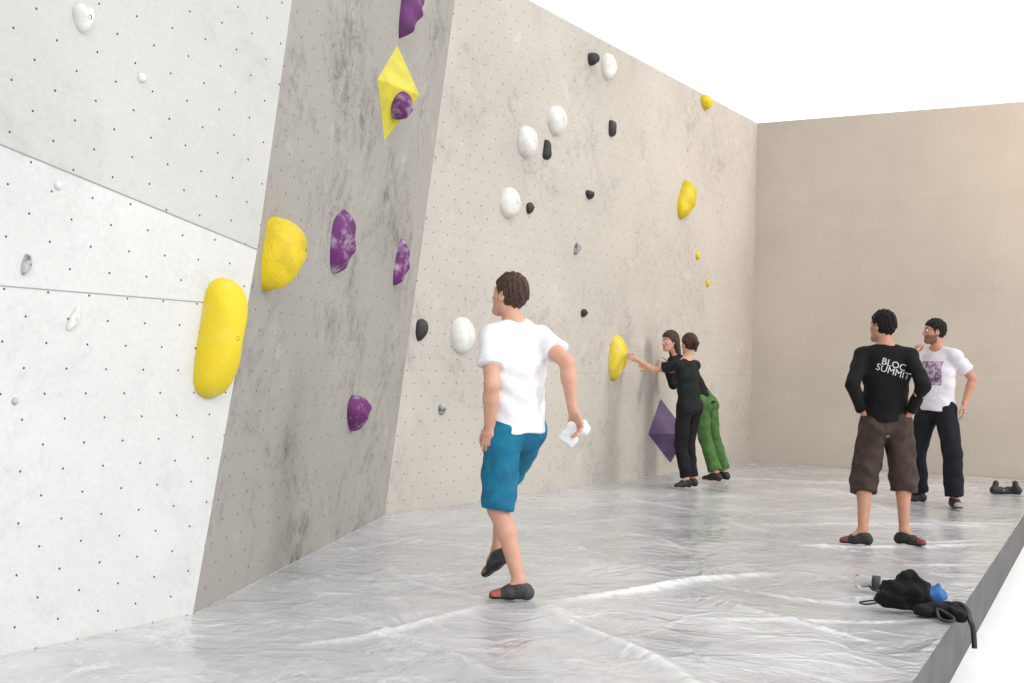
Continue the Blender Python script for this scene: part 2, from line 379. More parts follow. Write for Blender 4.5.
# ------------------------------------------------------------------ materials instances
M_['eye']=material('eye_white',srgb(215,208,202),rough=.2); M_['iris']=material('iris',srgb(50,35,25),rough=.1)
skinA=material('skin',srgb(212,165,142),srgb(200,148,127),rough=.55,nscale=14,attr='Col',sss=.06,lo=.3,hi=.7)
skinB=material('skin_tan',srgb(194,144,118),srgb(180,126,102),rough=.55,nscale=14,attr='Col',sss=.06,lo=.3,hi=.7)
hair_br=material('hair_brown',srgb(78,48,34),srgb(46,27,19),rough=.5,nscale=60,bump=.8,bscale=160)
hair_bk=material('hair_black',srgb(26,20,17),srgb(14,11,10),rough=.6,nscale=60,bump=.8,bscale=160,spec=.25)
hair_rd=material('hair_auburn',srgb(72,36,28),srgb(42,22,17),rough=.5,nscale=60,bump=.8,bscale=160)
tee_w=material('cotton_white',srgb(232,232,236),srgb(224,225,229),rough=.85,nscale=10,bump=.4,bscale=25)
tee_w2=material('cotton_white_b',srgb(220,215,221),srgb(208,203,211),rough=.85,nscale=10,bump=.4,bscale=25)
teal=material('teal_cloth',srgb(0,114,148),srgb(0,94,128),rough=.8,nscale=12,bump=.4,bscale=30)
blk=material('black_cloth',srgb(17,16,18),srgb(11,10,12),rough=.85,nscale=12,bump=.4,bscale=30,spec=.3)
blk2=material('black_green_cloth',srgb(24,32,32),srgb(17,24,24),rough=.85,nscale=12,bump=.4,bscale=30,spec=.3)
blk3=material('black_trouser_cloth',srgb(24,22,27),srgb(16,15,19),rough=.8,nscale=12,bump=.4,bscale=30,spec=.3)
brn=material('brown_cloth',srgb(74,61,55),srgb(58,47,43),rough=.85,nscale=12,bump=.5,bscale=30,spec=.3)
nav=material('navy_cloth',srgb(22,24,34),srgb(15,16,25),rough=.85,nscale=12,bump=.4,bscale=30,spec=.3)
grn=material('green_cloth',srgb(78,114,60),srgb(60,94,46),rough=.85,nscale=12,bump=.4,bscale=30,spec=.3)
sh_grey=material('shoe_grey',srgb(62,64,68),srgb(45,46,50),rough=.6,nscale=30); rub=material('rubber_black',srgb(24,23,24),rough=.5)
orange=material('shoe_orange',srgb(166,92,74),srgb(140,72,60),rough=.6,nscale=30); sh_blk=material('shoe_black',srgb(28,27,29),srgb(40,38,40),rough=.6,nscale=30)
red=material('shoe_red',srgb(112,50,45),rough=.6); lightgrey=material('shoe_light',srgb(150,150,150),rough=.6)
# ------------------------------------------------------------------ walls
xC,xA,yB,TOP=-4.46,-6.1,16.95,4.88
wl_c=wall_material('wall_paint_light',srgb(212,212,210),srgb(150,149,148),dirt=.5,seams=0,chalk=.25,holer=.025,holec=(80,78,76))
wl_c2=wall_material('wall_paint_light_upper_shaded',srgb(196,196,193),srgb(150,149,146),dirt=.4,seams=0,chalk=.3,holer=.025,holec=(74,72,70))  # flat panel tinted greyer, painting in the shade of a slight outward tilt
wl_b=wall_material('wall_paint_shaded',srgb(164,160,154),srgb(84,82,81),dirt=1.0,seams=.0,chalk=.25,holer=.030,holec=(84,80,76),th=(.47,.66))  # base colour darkened to carry the overhang's shade; scuffs are separate
wl_a=wall_material('wall_paint_mid',srgb(190,184,176),srgb(134,131,128),dirt=.75,seams=.10,chalk=.3,holer=.032,holec=(90,86,82))
wl_k=wall_material('wall_paint_tan',srgb(196,188,178),srgb(168,162,154),dirt=.35,holes=False,seams=.12,chalk=.12)
def poly(name,pts,uv,mats,faces,mi=None,parent=None):
    o=mkmesh(name,pts,faces,None,parent,smooth=False,uvs=uv)
    for m in mats: o.data.materials.append(m)
    if mi:
        for p,i in zip(o.data.polygons,mi): p.material_index=i
    return o
pts=[(xC,-2.5,0),(xC,4.44,0),(xC,4.82,1.85),(xC,-2.5,3.21),(xC,5.28,TOP),(xC,-2.5,TOP)]
wn=poly('wall_left_near',pts,[(p[1],p[2]) for p in pts],[wl_c,wl_c2],[(0,1,2,3),(3,2,4,5)],[0,1])
def strip(name,a,b,w,parent,mat):
    a=A(a);b=A(b);n=nrm(np.cross(b-a,(1,0,0)))*w
    mkmesh(name,[a+n,b+n,b-n,a-n],[(0,1,2,3)],mat,parent,smooth=False)
seam=material('seam_dark',srgb(150,148,145),rough=.9)
strip('seam_1',(xC+.002,-2.5,3.21),(xC+.002,4.82,1.85),.003,wn,seam); strip('seam_2',(xC+.002,-2.5,1.56),(xC+.002,4.76,1.55),.0022,wn,seam)
pts=[(xC,4.44,0),(xA,8.21,0),(xA,8.55,1.85),(xC,4.82,1.85),(xA,9.10,TOP),(xC,5.28,TOP)]
poly('wall_left_overhang',pts,[(0,0),(4.11,0),(4.2,1.85),(.1,1.85),(4.3,TOP),(.4,TOP)],[wl_b],[(0,1,2,3),(3,2,4,5)])
pts=[(xA,8.21,0),(xA,yB,0),(xA,yB,TOP),(xA,9.10,TOP),(xA,8.55,1.85)]
poly('wall_left',pts,[(p[1],p[2]) for p in pts],[wl_a],[(0,1,2,3,4)])
pts=[(xA,yB,0),(7,yB,0),(7,yB,TOP),(xA,yB,TOP)]
poly('wall_back',pts,[(p[0],p[2]) for p in pts],[wl_k],[(0,1,2,3)])
mkmesh('baseboard_back',[(7,yB,-.3),(xA,yB,-.3),(7,yB,0),(xA,yB,0)],[(0,2,3,1)],wl_k,smooth=False)
# ------------------------------------------------------------------ mat
def edge_x(y): return -1.17-(y-5.28)*.59/7.14
def left_x(y): return np.interp(y,[-3,4.44,8.21,17],[xC,xC,xA,xA])+.004
NXg,NYg=230,800; ys=np.linspace(-2.5,yB-.004,NYg); tt=np.linspace(0,1,NXg)
Yg,Tg=np.meshgrid(ys,tt,indexing='ij'); Lg=left_x(Yg); Xg=Lg+(edge_x(Yg)-Lg)*Tg
rs=np.random.RandomState(5)
Zg=np.zeros_like(Xg); Cg=np.zeros_like(Xg)
for i in range(22):
    a=rs.uniform(0,math.pi); fr=rs.uniform(1.5,7); Zg+=.006/(1+fr*.35)*np.sin(fr*(Xg*math.cos(a)+Yg*math.sin(a))+2*np.sin(1.3*Yg*rs.uniform(.5,1.5)+i)+rs.uniform(0,6))
Zg=Zg-.014
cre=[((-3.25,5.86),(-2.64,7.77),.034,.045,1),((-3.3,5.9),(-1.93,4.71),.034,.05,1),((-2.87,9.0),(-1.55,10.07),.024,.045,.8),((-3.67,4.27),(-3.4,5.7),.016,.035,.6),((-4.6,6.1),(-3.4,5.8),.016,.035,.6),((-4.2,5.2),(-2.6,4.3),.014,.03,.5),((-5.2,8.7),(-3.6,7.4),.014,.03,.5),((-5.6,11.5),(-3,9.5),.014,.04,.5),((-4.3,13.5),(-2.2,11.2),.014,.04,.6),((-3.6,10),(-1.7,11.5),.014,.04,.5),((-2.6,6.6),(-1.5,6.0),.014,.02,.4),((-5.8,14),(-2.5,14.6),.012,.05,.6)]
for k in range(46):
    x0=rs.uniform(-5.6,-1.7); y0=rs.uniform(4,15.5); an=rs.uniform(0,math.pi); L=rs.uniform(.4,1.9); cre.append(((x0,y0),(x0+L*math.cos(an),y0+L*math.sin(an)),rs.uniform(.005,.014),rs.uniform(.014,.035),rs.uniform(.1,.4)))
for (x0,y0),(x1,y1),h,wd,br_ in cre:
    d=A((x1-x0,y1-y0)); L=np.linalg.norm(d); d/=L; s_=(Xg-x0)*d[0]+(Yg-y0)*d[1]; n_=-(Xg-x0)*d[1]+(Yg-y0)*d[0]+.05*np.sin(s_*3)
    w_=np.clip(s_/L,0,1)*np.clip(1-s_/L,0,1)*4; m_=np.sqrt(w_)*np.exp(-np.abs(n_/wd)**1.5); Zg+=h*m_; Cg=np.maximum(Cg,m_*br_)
Zg=np.minimum(Zg,.020)
for fx,fy in ((-3.41,5.8),(-3.5,5.75),(-2.45,9.28),(-2.24,9.67),(-2.83,12.97),(-2.47,12.61),(-5.25,12.5),(-5.33,13.6),(-1.55,6.95),(-1.93,7.36)):
    Zg=np.where(Zg>-.002,(Zg+.002)*(1-np.exp(-((Xg-fx)**2+(Yg-fy)**2)/.05))-.002,Zg)
fade=np.clip((1-Tg)*14,0,1)*np.clip(Tg*16,0,1); Zg=Zg*fade
V=np.stack([Xg,Yg,Zg],-1).reshape(-1,3); ii=np.arange(NYg*NXg).reshape(NYg,NXg)
F=np.stack([ii[:-1,:-1],ii[:-1,1:],ii[1:,1:],ii[1:,:-1]],-1).reshape(-1,4)
mt=bpy.data.materials.new('vinyl_tarp'); mt.use_nodes=True; nt=mt.node_tree; b=nt.nodes['Principled BSDF']
oc=nn(nt,'ShaderNodeTexCoord').outputs['Object']
c=mixc(nt,maprange(nt,noise(nt,oc,.55,4,.6,.8),.35,.65),srgb(168,170,173),srgb(200,201,203))
c=mixc(nt,maprange(nt,noise(nt,oc,3.0,5,.75,1.5),.52,.7,0,.5),c,srgb(146,148,153))
c=mixc(nt,maprange(nt,noise(nt,oc,1.5,6,.8,2.0),.55,.64,0,.6),c,srgb(222,223,224))
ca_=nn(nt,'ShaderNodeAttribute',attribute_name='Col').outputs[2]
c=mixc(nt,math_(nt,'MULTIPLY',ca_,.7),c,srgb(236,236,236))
nt.links.new(c,b.inputs['Base Color'])
nt.links.new(maprange(nt,noise(nt,oc,1.2,2,.6),.3,.7,.18,.36),b.inputs['Roughness'])
b.inputs['Coat Weight'].default_value=.5; b.inputs['Coat Roughness'].default_value=.12
nz=nn(nt,'ShaderNodeTexNoise'); nz.inputs['Scale'].default_value=1.3; nz.inputs['Detail'].default_value=2; nt.links.new(oc,nz.inputs['Vector'])
sc=nn(nt,'ShaderNodeVectorMath',operation='SCALE'); nt.links.new(nz.outputs[1],sc.inputs[0]); sc.inputs[3].default_value=1.0
ad=nn(nt,'ShaderNodeVectorMath',operation='ADD'); nt.links.new(oc,ad.inputs[0]); nt.links.new(sc.outputs[0],ad.inputs[1])
vo=nn(nt,'ShaderNodeTexVoronoi',feature='DISTANCE_TO_EDGE'); vo.inputs['Scale'].default_value=2.0; nt.links.new(ad.outputs[0],vo.inputs['Vector'])
r1=maprange(nt,vo.outputs['Distance'],0,.09,1,0)
hs=math_(nt,'ADD',math_(nt,'MULTIPLY',noise(nt,oc,2.6,4,.6,1.2),1.3),math_(nt,'MULTIPLY',r1,.14))
bp=nn(nt,'ShaderNodeBump'); bp.inputs['Strength'].default_value=.55; bp.inputs['Distance'].default_value=.035
nt.links.new(hs,bp.inputs['Height']); nt.links.new(bp.outputs[0],b.inputs['Normal']); nt.links.new(bp.outputs[0],b.inputs['Coat Normal'])
matE=empty('crash_mat')
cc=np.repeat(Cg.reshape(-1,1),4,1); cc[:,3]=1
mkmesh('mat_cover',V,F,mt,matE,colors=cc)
matside=material('mat_side',srgb(84,84,86),srgb(70,70,72),rough=.6,nscale=3,bump=.2,bscale=10)
yE=yB-.004; x0,x1=edge_x(-2.5),edge_x(yE)
mkmesh('mat_body',[(x0,-2.5,0),(x1,yE,0),(x1,yE,-.298),(x0,-2.5,-.298),(xC,-2.5,0),(xC,-2.5,-.298)],[(0,3,2,1),(0,4,5,3)],matside,matE,smooth=False)
fl=material('floor_white',srgb(248,248,248),srgb(244,244,244),rough=.7,nscale=2)
mkmesh('floor',[(-14,-12,-.3),(14,-12,-.3),(14,yB,-.3),(-14,yB,-.3)],[(0,1,2,3)],fl,smooth=False)
# ------------------------------------------------------------------ holds
yel=material('hold_yellow',srgb(220,194,18),srgb(196,170,22),rough=.55,nscale=6,bump=.4,bscale=70)
yelc=material('hold_yellow_chalk',srgb(216,192,28),srgb(216,208,140),rough=.7,nscale=4,bump=.4,bscale=70,lo=.50,hi=.72)
pur=material('hold_purple',srgb(106,32,106),srgb(80,22,86),rough=.55,nscale=6,bump=.4,bscale=70)
purc=material('hold_purple_chalk',srgb(98,32,98),srgb(180,160,182),rough=.7,nscale=9,bump=.4,bscale=70,lo=.50,hi=.70)
whi=material('hold_white',srgb(228,227,224),srgb(208,206,201),rough=.6,nscale=7,bump=.4,bscale=70)
bla=material('hold_black',srgb(30,29,30),srgb(48,46,46),rough=.55,nscale=12,bump=.4,bscale=70)
gry=material('hold_grey',srgb(90,92,96),srgb(180,180,180),rough=.6,nscale=20,bump=.3,bscale=70)
volp=material('volume_purple',srgb(98,80,120),srgb(84,66,106),rough=.6,nscale=5); voly=material('volume_yellow',srgb(206,194,60),srgb(188,176,52),rough=.6,nscale=5)
bolt=material('bolt_steel',srgb(60,60,62),rough=.35)
NBv=nrm((.912,.399,-.07))
def Bpt(y,z): return (xC-(NBv[1]*(y-4.44)+NBv[2]*z)/NBv[0],y,z)
OUT=dict(
 round=[(1,0),(.72,.70),(0,1),(-.72,.70),(-1,0),(-.7,-.72),(0,-1),(.7,-.72)],
 capsule=[(1,.3),(.95,.75),(.5,1),(-.4,1),(-.95,.75),(-1,.2),(-.98,-.5),(-.75,-.9),(-.1,-1.02),(.6,-.92),(.95,-.55),(.93,-.1)],
 drop=[(.95,.45),(.6,.9),(-.1,1),(-.8,.8),(-1,.2),(-.95,-.5),(-.6,-1),(0,-.85),(.6,-.4)],
 shield=[(.8,.5),(.3,.95),(-.35,.8),(-.95,.45),(-1,-.3),(-.7,-.9),(-.1,-1),(.5,-.6),(.95,-.1)],
 leaf=[(.85,.35),(.5,.95),(-.05,1),(-.5,.5),(-.85,-.2),(-.8,-.8),(-.45,-1),(.2,-.7),(.75,-.2)],
 heart=[(1,.4),(.6,.9),(.1,.55),(-.35,.95),(-.95,.6),(-1,0),(-.6,-.65),(0,-1),(.65,-.55)],
 claw=[(.9,.6),(.4,1),(-.4,.9),(-.8,.3),(-.9,-.5),(-.7,-1),(-.3,-.75),(.2,-.3),(.8,.0)],
 tri=[(.5,.9),(0,1),(-.5,.85),(-.8,0),(-1,-.8),(-.4,-1),(.5,-1),(1,-.8),(.8,0)])
def hold(name,mat,c,n,w,h,t,shape='round',rot=0,pw=2.2,seed=0,bolt_=True,lump=.04,peak=(0,0),ridge=0):
    n=nrm(n); up=A((0,0,1))-n*n[2]; up=nrm(up); al=np.cross(up,n); al=al if al[1]>0 or abs(al[1])<.3 else -al
    cp=A(OUT[shape]); K=len(cp); M=48; ol=[]
    for i in range(M):
        x=i/M*K; j=int(x); f=x-j; p0,p1,p2,p3=[cp[(j+o)%K] for o in (-1,0,1,2)]
        ol.append(.5*((2*p1)+(-p0+p2)*f+(2*p0-5*p1+4*p2-p3)*f*f+(-p0+3*p1-3*p2+p3)*f**3))
    ol=A(ol); rings=16; rs=np.random.RandomState(seed+7); ph=rs.uniform(0,6,6); V=[];F=[]
    cr,sr=math.cos(rot),math.sin(rot)
    for j in range(rings+1):
        s_=math.cos(j/rings*math.pi/2); hh=(1-s_**pw)**(1/pw) if s_<1 else 0
        for i in range(M):
            q=ol[i]*s_+A(peak)*(1-s_)
            m=1+lump*(math.sin(3*q[0]+ph[0])*math.sin(3*q[1]+ph[1])*1.5+math.sin(7*q[0]+4*q[1]+ph[2])*.5)
            if ridge: m*=1-ridge*abs(math.sin(4*q[1]+2*q[0]+ph[3]))
            x=q[0]*w/2;y=q[1]*h/2; x,y=x*cr-y*sr,x*sr+y*cr
            V.append(A(c)+al*x+up*y+n*(.001+t*hh*m))
    for j in range(rings):
        for i in range(M): F.append((j*M+i,j*M+(i+1)%M,(j+1)*M+(i+1)%M,(j+1)*M+i))
    F.append(tuple(rings*M+i for i in range(M)))
    o=mkmesh(name,V,F,mat)
    if bolt_:
        ctr=V[rings*M]; VV=[];FF=[]; r=min(.011,w*.12)
        for k in range(12):
            an=k/12*2*math.pi; VV.append(ctr+al*math.cos(an)*r+up*math.sin(an)*r+n*.0015)
        for k in range(12):
            an=k/12*2*math.pi; VV.append(ctr+al*math.cos(an)*r*.5+up*math.sin(an)*r*.5-n*.004)
        for k in range(12): FF.append((k,(k+1)%12,12+(k+1)%12,12+k))
        FF.append(tuple(range(12,24))); mkmesh('bolt',VV,FF,bolt,o,smooth=False)
    return o
NX=(1,0,0)
hold('yellow_climbing_hold',yelc,(xC,4.535,1.375),NX,.235,.60,.15,'capsule',-.17,seed=1,lump=.02)
hold('white_climbing_hold',whi,(xC,3.65,2.77),NX,.10,.13,.05,'heart',seed=2)
hold('white_climbing_hold',whi,(xC,4.0,2.58),NX,.045,.045,.02,seed=3,bolt_=False)
hold('grey_climbing_hold',gry,(xC,3.40,1.65),NX,.05,.09,.03,'leaf',seed=4)
hold('white_climbing_hold',whi,(xC,3.55,2.01),NX,.035,.04,.015,seed=5,bolt_=False)
hold('white_climbing_hold',whi,(xC,3.66,1.43),NX,.06,.12,.02,'leaf',seed=6,rot=-.3)
hold('grey_climbing_hold',gry,(xC,3.37,1.07),NX,.03,.03,.015,seed=6,bolt_=False)
hold('yellow_climbing_hold',yel,Bpt(5.03,1.85),NBv,.30,.41,.21,'drop',seed=8,lump=.03,peak=(.1,.2))
hold('purple_climbing_hold',purc,Bpt(6.24,2.06),NBv,.40,.44,.13,'shield',seed=9,ridge=.2)
hold('purple_climbing_hold',purc,Bpt(7.86,2.07),NBv,.30,.38,.11,'leaf',seed=10,ridge=.15)
hold('purple_climbing_hold',purc,Bpt(6.96,.91),NBv,.30,.27,.14,'heart',seed=11,ridge=.1)
hold('purple_climbing_hold',pur,Bpt(7.36,3.92),NBv,.34,.50,.17,'claw',seed=12,ridge=.2)
bt=[A(Bpt(7.22,3.64))+NBv*.006,A(Bpt(6.74,3.25))+NBv*.006,A(Bpt(7.10,2.86))+NBv*.006,A(Bpt(7.80,3.27))+NBv*.006]; ap=A(Bpt(7.28,3.27))+NBv*.21
V=bt+[ap]; vo=mkmesh('yellow_climbing_volume',V,[(0,1,4),(1,2,4),(2,3,4),(3,0,4),(3,2,1,0)],voly,smooth=False)
bm_=vo.modifiers.new('bev','BEVEL'); bm_.width=.006; bm_.segments=2
nf=nrm(np.cross(bt[1]-ap,bt[2]-ap)); nf=nf if nf@NBv>0 else -nf
hold('purple_climbing_hold',purc,(bt[1]*.22+bt[2]*.28+ap*.50),nf,.20,.21,.10,'round',seed=13,ridge=.15)
def HA(name,mat,y,z,w,h,t,shape='round',**k): return hold(name,mat,(xA,y,z),NX,w,h,t,shape,**k)
W='white_climbing_hold';K='black_climbing_hold';Y='yellow_climbing_hold'
HA(W,whi,12.07,4.61,.26,.29,.10,seed=20); HA(K,bla,11.70,4.61,.17,.15,.09,'shield',seed=21)
HA(W,whi,10.93,3.80,.30,.31,.11,seed=22); HA(W,whi,10.34,3.48,.30,.31,.11,seed=23); HA(K,bla,10.75,3.47,.12,.20,.06,'tri',seed=24)
HA(W,whi,10.04,2.84,.29,.30,.11,seed=25); HA(K,bla,10.45,2.84,.11,.12,.05,'shield',seed=26)
HA(K,bla,12.22,3.95,.13,.18,.06,'capsule',seed=27); HA(K,bla,11.72,3.14,.15,.10,.06,'heart',seed=28)
HA('grey_climbing_hold',gry,11.46,2.53,.11,.13,.05,'leaf',seed=29); HA(K,bla,11.66,1.86,.10,.09,.05,'shield',seed=30)
HA(W,whi,9.28,1.54,.33,.33,.11,seed=31); HA(K,bla,8.66,1.56,.16,.19,.05,'drop',seed=32)
HA(Y,yel,14.33,3.42,.48,.50,.15,'leaf',seed=34,ridge=.12); HA(Y,yel,14.93,4.78,.28,.20,.10,'heart',seed=35)
HA(Y,yel,14.80,2.76,.10,.10,.04,seed=36,bolt_=False); HA(Y,yel,15.16,2.43,.07,.10,.04,seed=37,bolt_=False)
HA(Y,yelc,12.47,1.40,.46,.46,.13,'leaf',seed=38,rot=.35); HA('grey_climbing_hold',gry,9.0,.87,.09,.10,.04,seed=39); HA(K,bla,11.43,1.18,.10,.12,.05,seed=40)
V=[(xA+.004,13.42,.50),(xA+.004,13.75,.92),(xA+.004,14.45,.55),(xA+.004,14.1,.12),(xA+.30,13.9,.5)]
mkmesh('purple_climbing_volume',V,[(1,0,4),(2,1,4),(3,2,4),(0,3,4),(0,1,2,3)],volp,smooth=False)
# ------------------------------------------------------------------ people
E,shirt,J,d=person('man_walking',(-3.41,5.80),515,1.78,(-.015,.10,.945),(-.035,.10,1.44),(-.075,.10,1.665),(-.62,.78),(-.60,.80),(-.80,.60,.12),
  ((-.165,-.02,.93),(.1,-1,0),(-.05,.05,-1),(.5,.8,0),.35),
  ((.29,.0,1.04),(.5,-.8,-.2),(.45,-.15,-.9),(-.7,-.5,-.2),.55),
  ((.03,.0,.08),(-.9,.2,0),(-1,-.08,0)),((-.10,.36,.20),(-.3,.95,0),(-.62,.5,-.55)),
  dict(skin=skinA,hair=hair_br,shirt=tee_w,pants=teal,shoe=sh_grey,sole=rub,toe=orange,hem=.905,phem=1.0,pr=(.104,.096,.092),seed=1,wr=.010,pwr=.010,shw=.168))
w_=J['w',1]; g=Grid(w_-.25,w_+.25,.005)
g.op(ecap(w_+A((.03,.0,-.09)),w_+A((-.035,.01,-.17)),(.045,.012),(.055,.010),(.8,0,-.6)),.01); g.op(ecap(w_+A((.05,.01,-.08)),w_+A((.09,.02,-.12)),(.035,.012),(.025,.010),(.6,0,.8)),.02)
near=np.abs(g.d)<.04; g.d[near]+=wr(g.lo+g.h*np.argwhere(near),.006,2.2,4); V,F=g.mesh(); mkmesh('white_cloth',V,F,tee_w,E)

person('woman_in_black',(-5.23,12.55),688,1.67,(.01,.02,.90),(-.03,.03,1.33),(-.01,.06,1.56),(-.75,.66),(-.8,.6),(-.62,.78,-.05),
  ((-.59,.07,1.38),(.1,-.3,-1),(-.9,.38,.35),(-.5,.9,-.1),.15),
  ((-.52,.34,1.27),(.2,.4,-1),(-.85,.4,.4),(-.7,.7,0),.15),
  ((.0,-.05,.075),(-.8,.5,0),(-.6,-.5,0)),((.06,.12,.075),(-.8,.5,0),(-.8,.5,0)),
  dict(skin=skinA,hair=hair_rd,hairstyle='pony',female=True,shirt=blk2,pants=blk3,shoe=sh_blk,sole=rub,toe=sh_blk,hem=.83,phem=1.93,pr=(.096,.076,.072),sw=(.155,.138,.15,.135),sd=(.12,.105,.11,.09),seed=2))
person('woman_in_green_trousers',(-5.30,13.60),713,1.74,(-.16,.0,.92),(-.44,.0,1.37),(-.575,-.01,1.61),(-.8,.6),(-.8,.6),(-.80,-.55,-.1),
  ((-.61,-.10,1.30),(.1,-.4,-1),(-.6,.5,.75),(-.8,.6,-.1),.2),
  ((-.56,.26,1.33),(.2,.4,-1),(-.6,.5,.75),(-.8,.6,0),.2),
  ((.0,-.1,.075),(-.8,.5,0),(-.8,.3,0)),((.10,.12,.075),(-.8,.5,0),(-.8,.5,0)),
  dict(skin=skinA,hair=hair_rd,hairstyle='long',female=True,shirt=blk,pants=grn,shoe=sh_blk,sole=rub,toe=sh_blk,hem=.84,phem=1.92,pr=(.096,.078,.082),sw=(.15,.135,.15,.135),sd=(.115,.10,.11,.09),seed=3,long=True))
E,shirt,J,d=person('man_in_black_sweater',(-2.345,9.475),882,1.76,(.01,.0,.93),(.0,.0,1.43),(-.03,.02,1.65),(-.15,.98),(-.1,.99),(-.75,.62,.02),
  ((-.165,-.06,1.00),(-.42,-1,0),(.45,.5,-.7),(.6,.4,0),.5),
  ((.185,-.04,1.00),(.62,-1,0),(-.45,.5,-.7),(-.6,.4,0),.5),
  ((-.14,-.1,.08),(-.3,.9,0),(-.97,-.1,0)),((.16,.08,.08),(.2,.9,0),(.75,-.3,0)),
  dict(skin=skinB,hair=hair_bk,shirt=blk,pants=brn,shoe=sh_blk,sole=rub,toe=red,hem=.93,phem=1.26,pr=(.114,.106,.102),sw=(.172,.156,.172,.15),sd=(.13,.118,.125,.10),seed=4,long=True,pwr=.010,shw=.175))
cu=bpy.data.curves.new('t','FONT'); cu.body="BLOC\n SUMMIT"; cu.size=.072; cu.align_x='CENTER'; cu.space_line=.75; cu.resolution_u=3
to=bpy.data.objects.new('t',cu); COL.objects.link(to); dg=bpy.context.evaluated_depsgraph_get(); tm=bpy.data.meshes.new_from_object(to.evaluated_get(dg))
ca,sa=math.cos(-.3),math.sin(-.3)
v2=[(v.co.x*ca-v.co.y*sa+.04,v.co.x*sa+v.co.y*ca) for v in tm.vertices]; fs=[tuple(p.vertices) for p in tm.polygons]; bpy.data.objects.remove(to)
prn=material('print_white',srgb(205,205,205),rough=.8)
project(shirt,E,d['q2']+d['sp']*.06,-d['fc'],d['rc'],d['sp'],v2,fs,'shirt_print',prn,.004)
E,shirt,J,d=person('man_in_white_shirt',(-2.65,12.79),936,1.84,(.0,.0,.97),(.0,.0,1.49),(-.04,-.02,1.73),(-.45,-.89),(-.5,-.86),(-.93,-.3,.0),
  ((.26,-.06,1.02),(.7,.6,0),(.0,-.1,-1),(-.8,.1,0),.35),
  ((-.22,-.16,1.47),(-.5,.1,-1),(.1,-.1,1),(.8,-.3,0),.7),
  ((.18,-.18,.083),(.3,-1,0),(.3,-.95,0)),((-.15,.18,.083),(-.8,-.6,0),(-.85,-.5,0)),
  dict(skin=skinB,hair=hair_bk,shirt=tee_w2,pants=nav,shoe=sh_blk,sole=rub,toe=lightgrey,hem=.94,phem=1.94,pr=(.108,.092,.090),seed=5,beard=True,wr=.008))
gp=material('print_purple',srgb(96,70,98),srgb(190,170,186),rough=.8,nscale=25)
n=14; v2=[((i/(n-1)-.5)*.22,(j/(n-1)-.5)*.24) for j in range(n) for i in range(n)]; fs=[(j*n+i,j*n+i+1,(j+1)*n+i+1,(j+1)*n+i) for j in range(n-1) for i in range(n-1)]
project(shirt,E,d['q2']-d['sp']*.02,d['fc'],-d['rc'],d['sp'],v2,fs,'shirt_print',gp,.004)
# ------------------------------------------------------------------ small things on the mat
def sdf_obj(name,c,ext,h,prims,mat,wrk=0,f=2,seed=0,parent=None):
    c=A(c); g=Grid(c-ext,c+ext,h)
    for pr,k in prims: g.op(pr,k)
    if wrk:
        near=np.abs(g.d)<.04; g.d[near]+=wr(g.lo+g.h*np.argwhere(near),wrk,f,seed)
    V,F=g.mesh(); V[:,2]=np.maximum(V[:,2],.002); return mkmesh(name,V,F,mat,parent)
def tube(name,pts,r,mat,parent=None):
    cu=bpy.data.curves.new(name,'CURVE'); cu.dimensions='3D'; sp_=cu.splines.new('NURBS'); sp_.points.add(len(pts)-1); sp_.use_endpoint_u=True; sp_.order_u=3
    for p,q in zip(sp_.points,pts): p.co=(*q,1)
    cu.bevel_depth=r; cu.bevel_resolution=3; cu.materials.append(mat); o=bpy.data.objects.new(name,cu); COL.objects.link(o); o.parent=parent; return o
bagE=empty('chalk_bag',(-1.60,6.95,0),psi-.33)
sdf_obj('bag_body',(0,0,.08),.26,.006,[(ecap((-.05,0,.07),(.06,.0,.08),(.09,.08),(.085,.09),(0,1,0)),.02),(cap((-.08,-.02,.04),(.12,-.03,.035),.05,.04),.04),(cap((.0,0,.13),(.03,.02,.17),.05,.035),.03)],blk,.014,2.4,1,bagE)
tube('drawcord',[(-.12,-.05,.03),(-.18,-.08,.012),(-.24,-.02,.01),(-.2,.05,.01),(-.1,.04,.03)],.005,rub,bagE)
stE=empty('black_jacket',(-1.36,6.78,0),psi-.35)
sdf_obj('jacket_body',(0,0,.04),.26,.006,[(ecap((-.10,.04,.03),(.05,.02,.04),(.05,.035),(.06,.04),(0,1,0)),.02),(cap((.05,.02,.04),(.10,-.08,.03),.035,.03),.03)],blk3,.012,2.4,5,stE)
tube('strap',[(.02,.05,.06),(.08,.08,.08),(.13,.02,.06),(.14,-.08,.03),(.145,-.14,.02),(.16,-.19,.0),(.165,-.2,-.1)],.014,rub,stE)
tube('strap_loop',[(-.02,.0,.05),(.03,-.07,.04),(.08,-.12,.02),(.03,-.16,.012),(-.02,-.1,.02),(-.02,.0,.05)],.009,rub,stE)
blu=material('blue_cloth',srgb(40,104,170),srgb(30,84,150),rough=.6,nscale=20)
buE=empty('blue_chalk_ball',(-1.48,7.22,0),0)
sdf_obj('ball',(0,0,.05),.14,.005,[(ell((0,0,.045),(.06,.055,.043),np.eye(3)),.01),(cap((0,0,.08),(.01,0,.1),.02,.015),.02)],blu,.005,3,2,buE)
cl=bpy.data.materials.new('clear_plastic'); cl.use_nodes=True; b=cl.node_tree.nodes['Principled BSDF']; b.inputs['Transmission Weight'].default_value=.85; b.inputs['Roughness'].default_value=.08; b.inputs['Base Color'].default_value=(.8,.83,.85,1); b.inputs['IOR'].default_value=1.35
btE=empty('water_bottle',(-1.86,7.42,.042),math.radians(5)); btE.scale=(1.25,1.25,1.25)
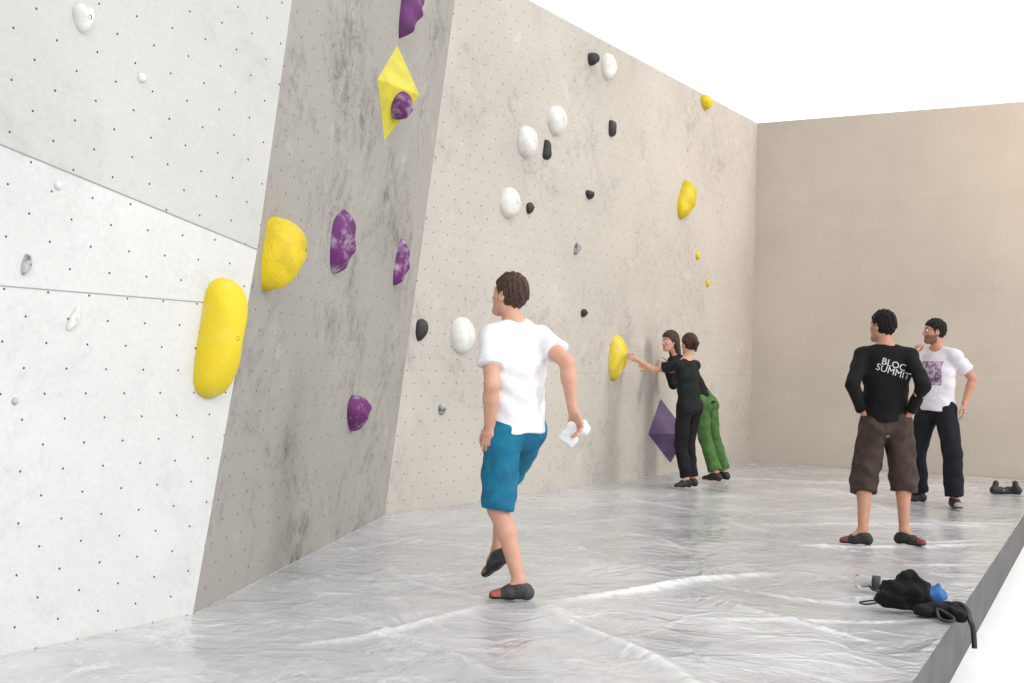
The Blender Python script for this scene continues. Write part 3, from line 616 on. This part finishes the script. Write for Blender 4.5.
def lathe(name,prof,mat,parent,n=24):
    V=[];F=[]
    for x,r in prof:
        for i in range(n): a=2*math.pi*i/n; V.append((x,r*math.cos(a),r*math.sin(a)))
    for j in range(len(prof)-1):
        for i in range(n): F.append((j*n+i,j*n+(i+1)%n,(j+1)*n+(i+1)%n,(j+1)*n+i))
    F.append(tuple(range(n))[::-1]); F.append(tuple((len(prof)-1)*n+i for i in range(n)))
    return mkmesh(name,V,F,mat,parent)
lathe('bottle_body',[(-.1,.02),(-.098,.031),(-.06,.033),(-.03,.030),(0,.033),(.03,.030),(.06,.033),(.09,.02),(.105,.013),(.115,.013)],cl,btE)
lathe('bottle_cap',[(.113,.016),(.114,.017),(.132,.017),(.134,.014)],sh_blk,btE)
lathe('bottle_label',[(-.02,.0335),(.015,.0335)],sh_grey,btE)
tube('bottle_carry_cord',[(.1,0,.01),(.12,-.05,-.02),(.06,-.09,-.026),(-.02,-.07,-.026),(-.03,-.03,-.01)],.004,rub,btE)
spE=empty('climbing_shoes',(-2.24,14.52,0),psi)
for k,(x,y,an) in enumerate(((-.08,0,.3),(.06,.05,2.4))):
    td=A((math.cos(an),math.sin(an),0)); sdv=A((-td[1],td[0],0)); o=A((x,y,0))
    sdf_obj('shoe_%d'%(k+1),o+A((0,0,.05)),.24,.005,[(ecap(o-td*.08+A((0,0,.04)),o+td*.02+A((0,0,.035)),(.036,.045),(.042,.04),sdv),.01),(ecap(o+td*.02+A((0,0,.035)),o+td*.12+A((0,0,.02)),(.042,.038),(.034,.022),sdv),.02),(cap(o-td*.07+A((0,0,.05)),o-td*.05+A((0,0,.12)),.035,.03),.02)],sh_blk,.002,2,k,spE)
    tube('shoe_strap_%d'%(k+1),[tuple(o+td*.02+sdv*-.045+A((0,0,.03))),tuple(o+td*.02+A((0,0,.095))),tuple(o+td*.02+sdv*.045+A((0,0,.03)))],.013,lightgrey,spE)
# ------------------------------------------------------------------ light
w=bpy.data.worlds.new('world'); scene.world=w; w.use_nodes=True; nt=w.node_tree; bg=nt.nodes['Background']; bg.inputs[0].default_value=(1,1,1,1)
gc=nn(nt,'ShaderNodeTexCoord').outputs['Generated']; dt=nn(nt,'ShaderNodeVectorMath',operation='DOT_PRODUCT'); nt.links.new(gc,dt.inputs[0]); dt.inputs[1].default_value=(.25,.75,.6)
nt.links.new(maprange(nt,dt.outputs['Value'],-.3,.7,.55,1.5),bg.inputs[1])
def sun(name,dirfrom,e,ang,col=(1,1,1)):
    l=bpy.data.lights.new(name,'SUN'); l.energy=e; l.angle=math.radians(ang); l.color=col; o=bpy.data.objects.new(name,l); COL.objects.link(o)
    o.rotation_euler=Vector(dirfrom).to_track_quat('Z','Y').to_euler(); o.location=(2,2,8); return o
sun('window_daylight',(.62,-.60,.5),1.05,30,(1,1,1))
sun('side_window_daylight',(.9,.10,.38),.8,12,(1,.99,.97))
def area(name,loc,tgt,sz,e,col):
    l=bpy.data.lights.new(name,'AREA'); l.shape='RECTANGLE'; l.size=sz[0]; l.size_y=sz[1]; l.energy=e; l.color=col; o=bpy.data.objects.new(name,l); COL.objects.link(o); o.location=loc
    o.rotation_euler=(Vector(loc)-Vector(tgt)).to_track_quat('Z','Y').to_euler(); return o
area('warm_hall_lamp',(0,14.6,5.8),(-2.2,16.95,4.0),(1.2,1.2),120,(1,.72,.48))
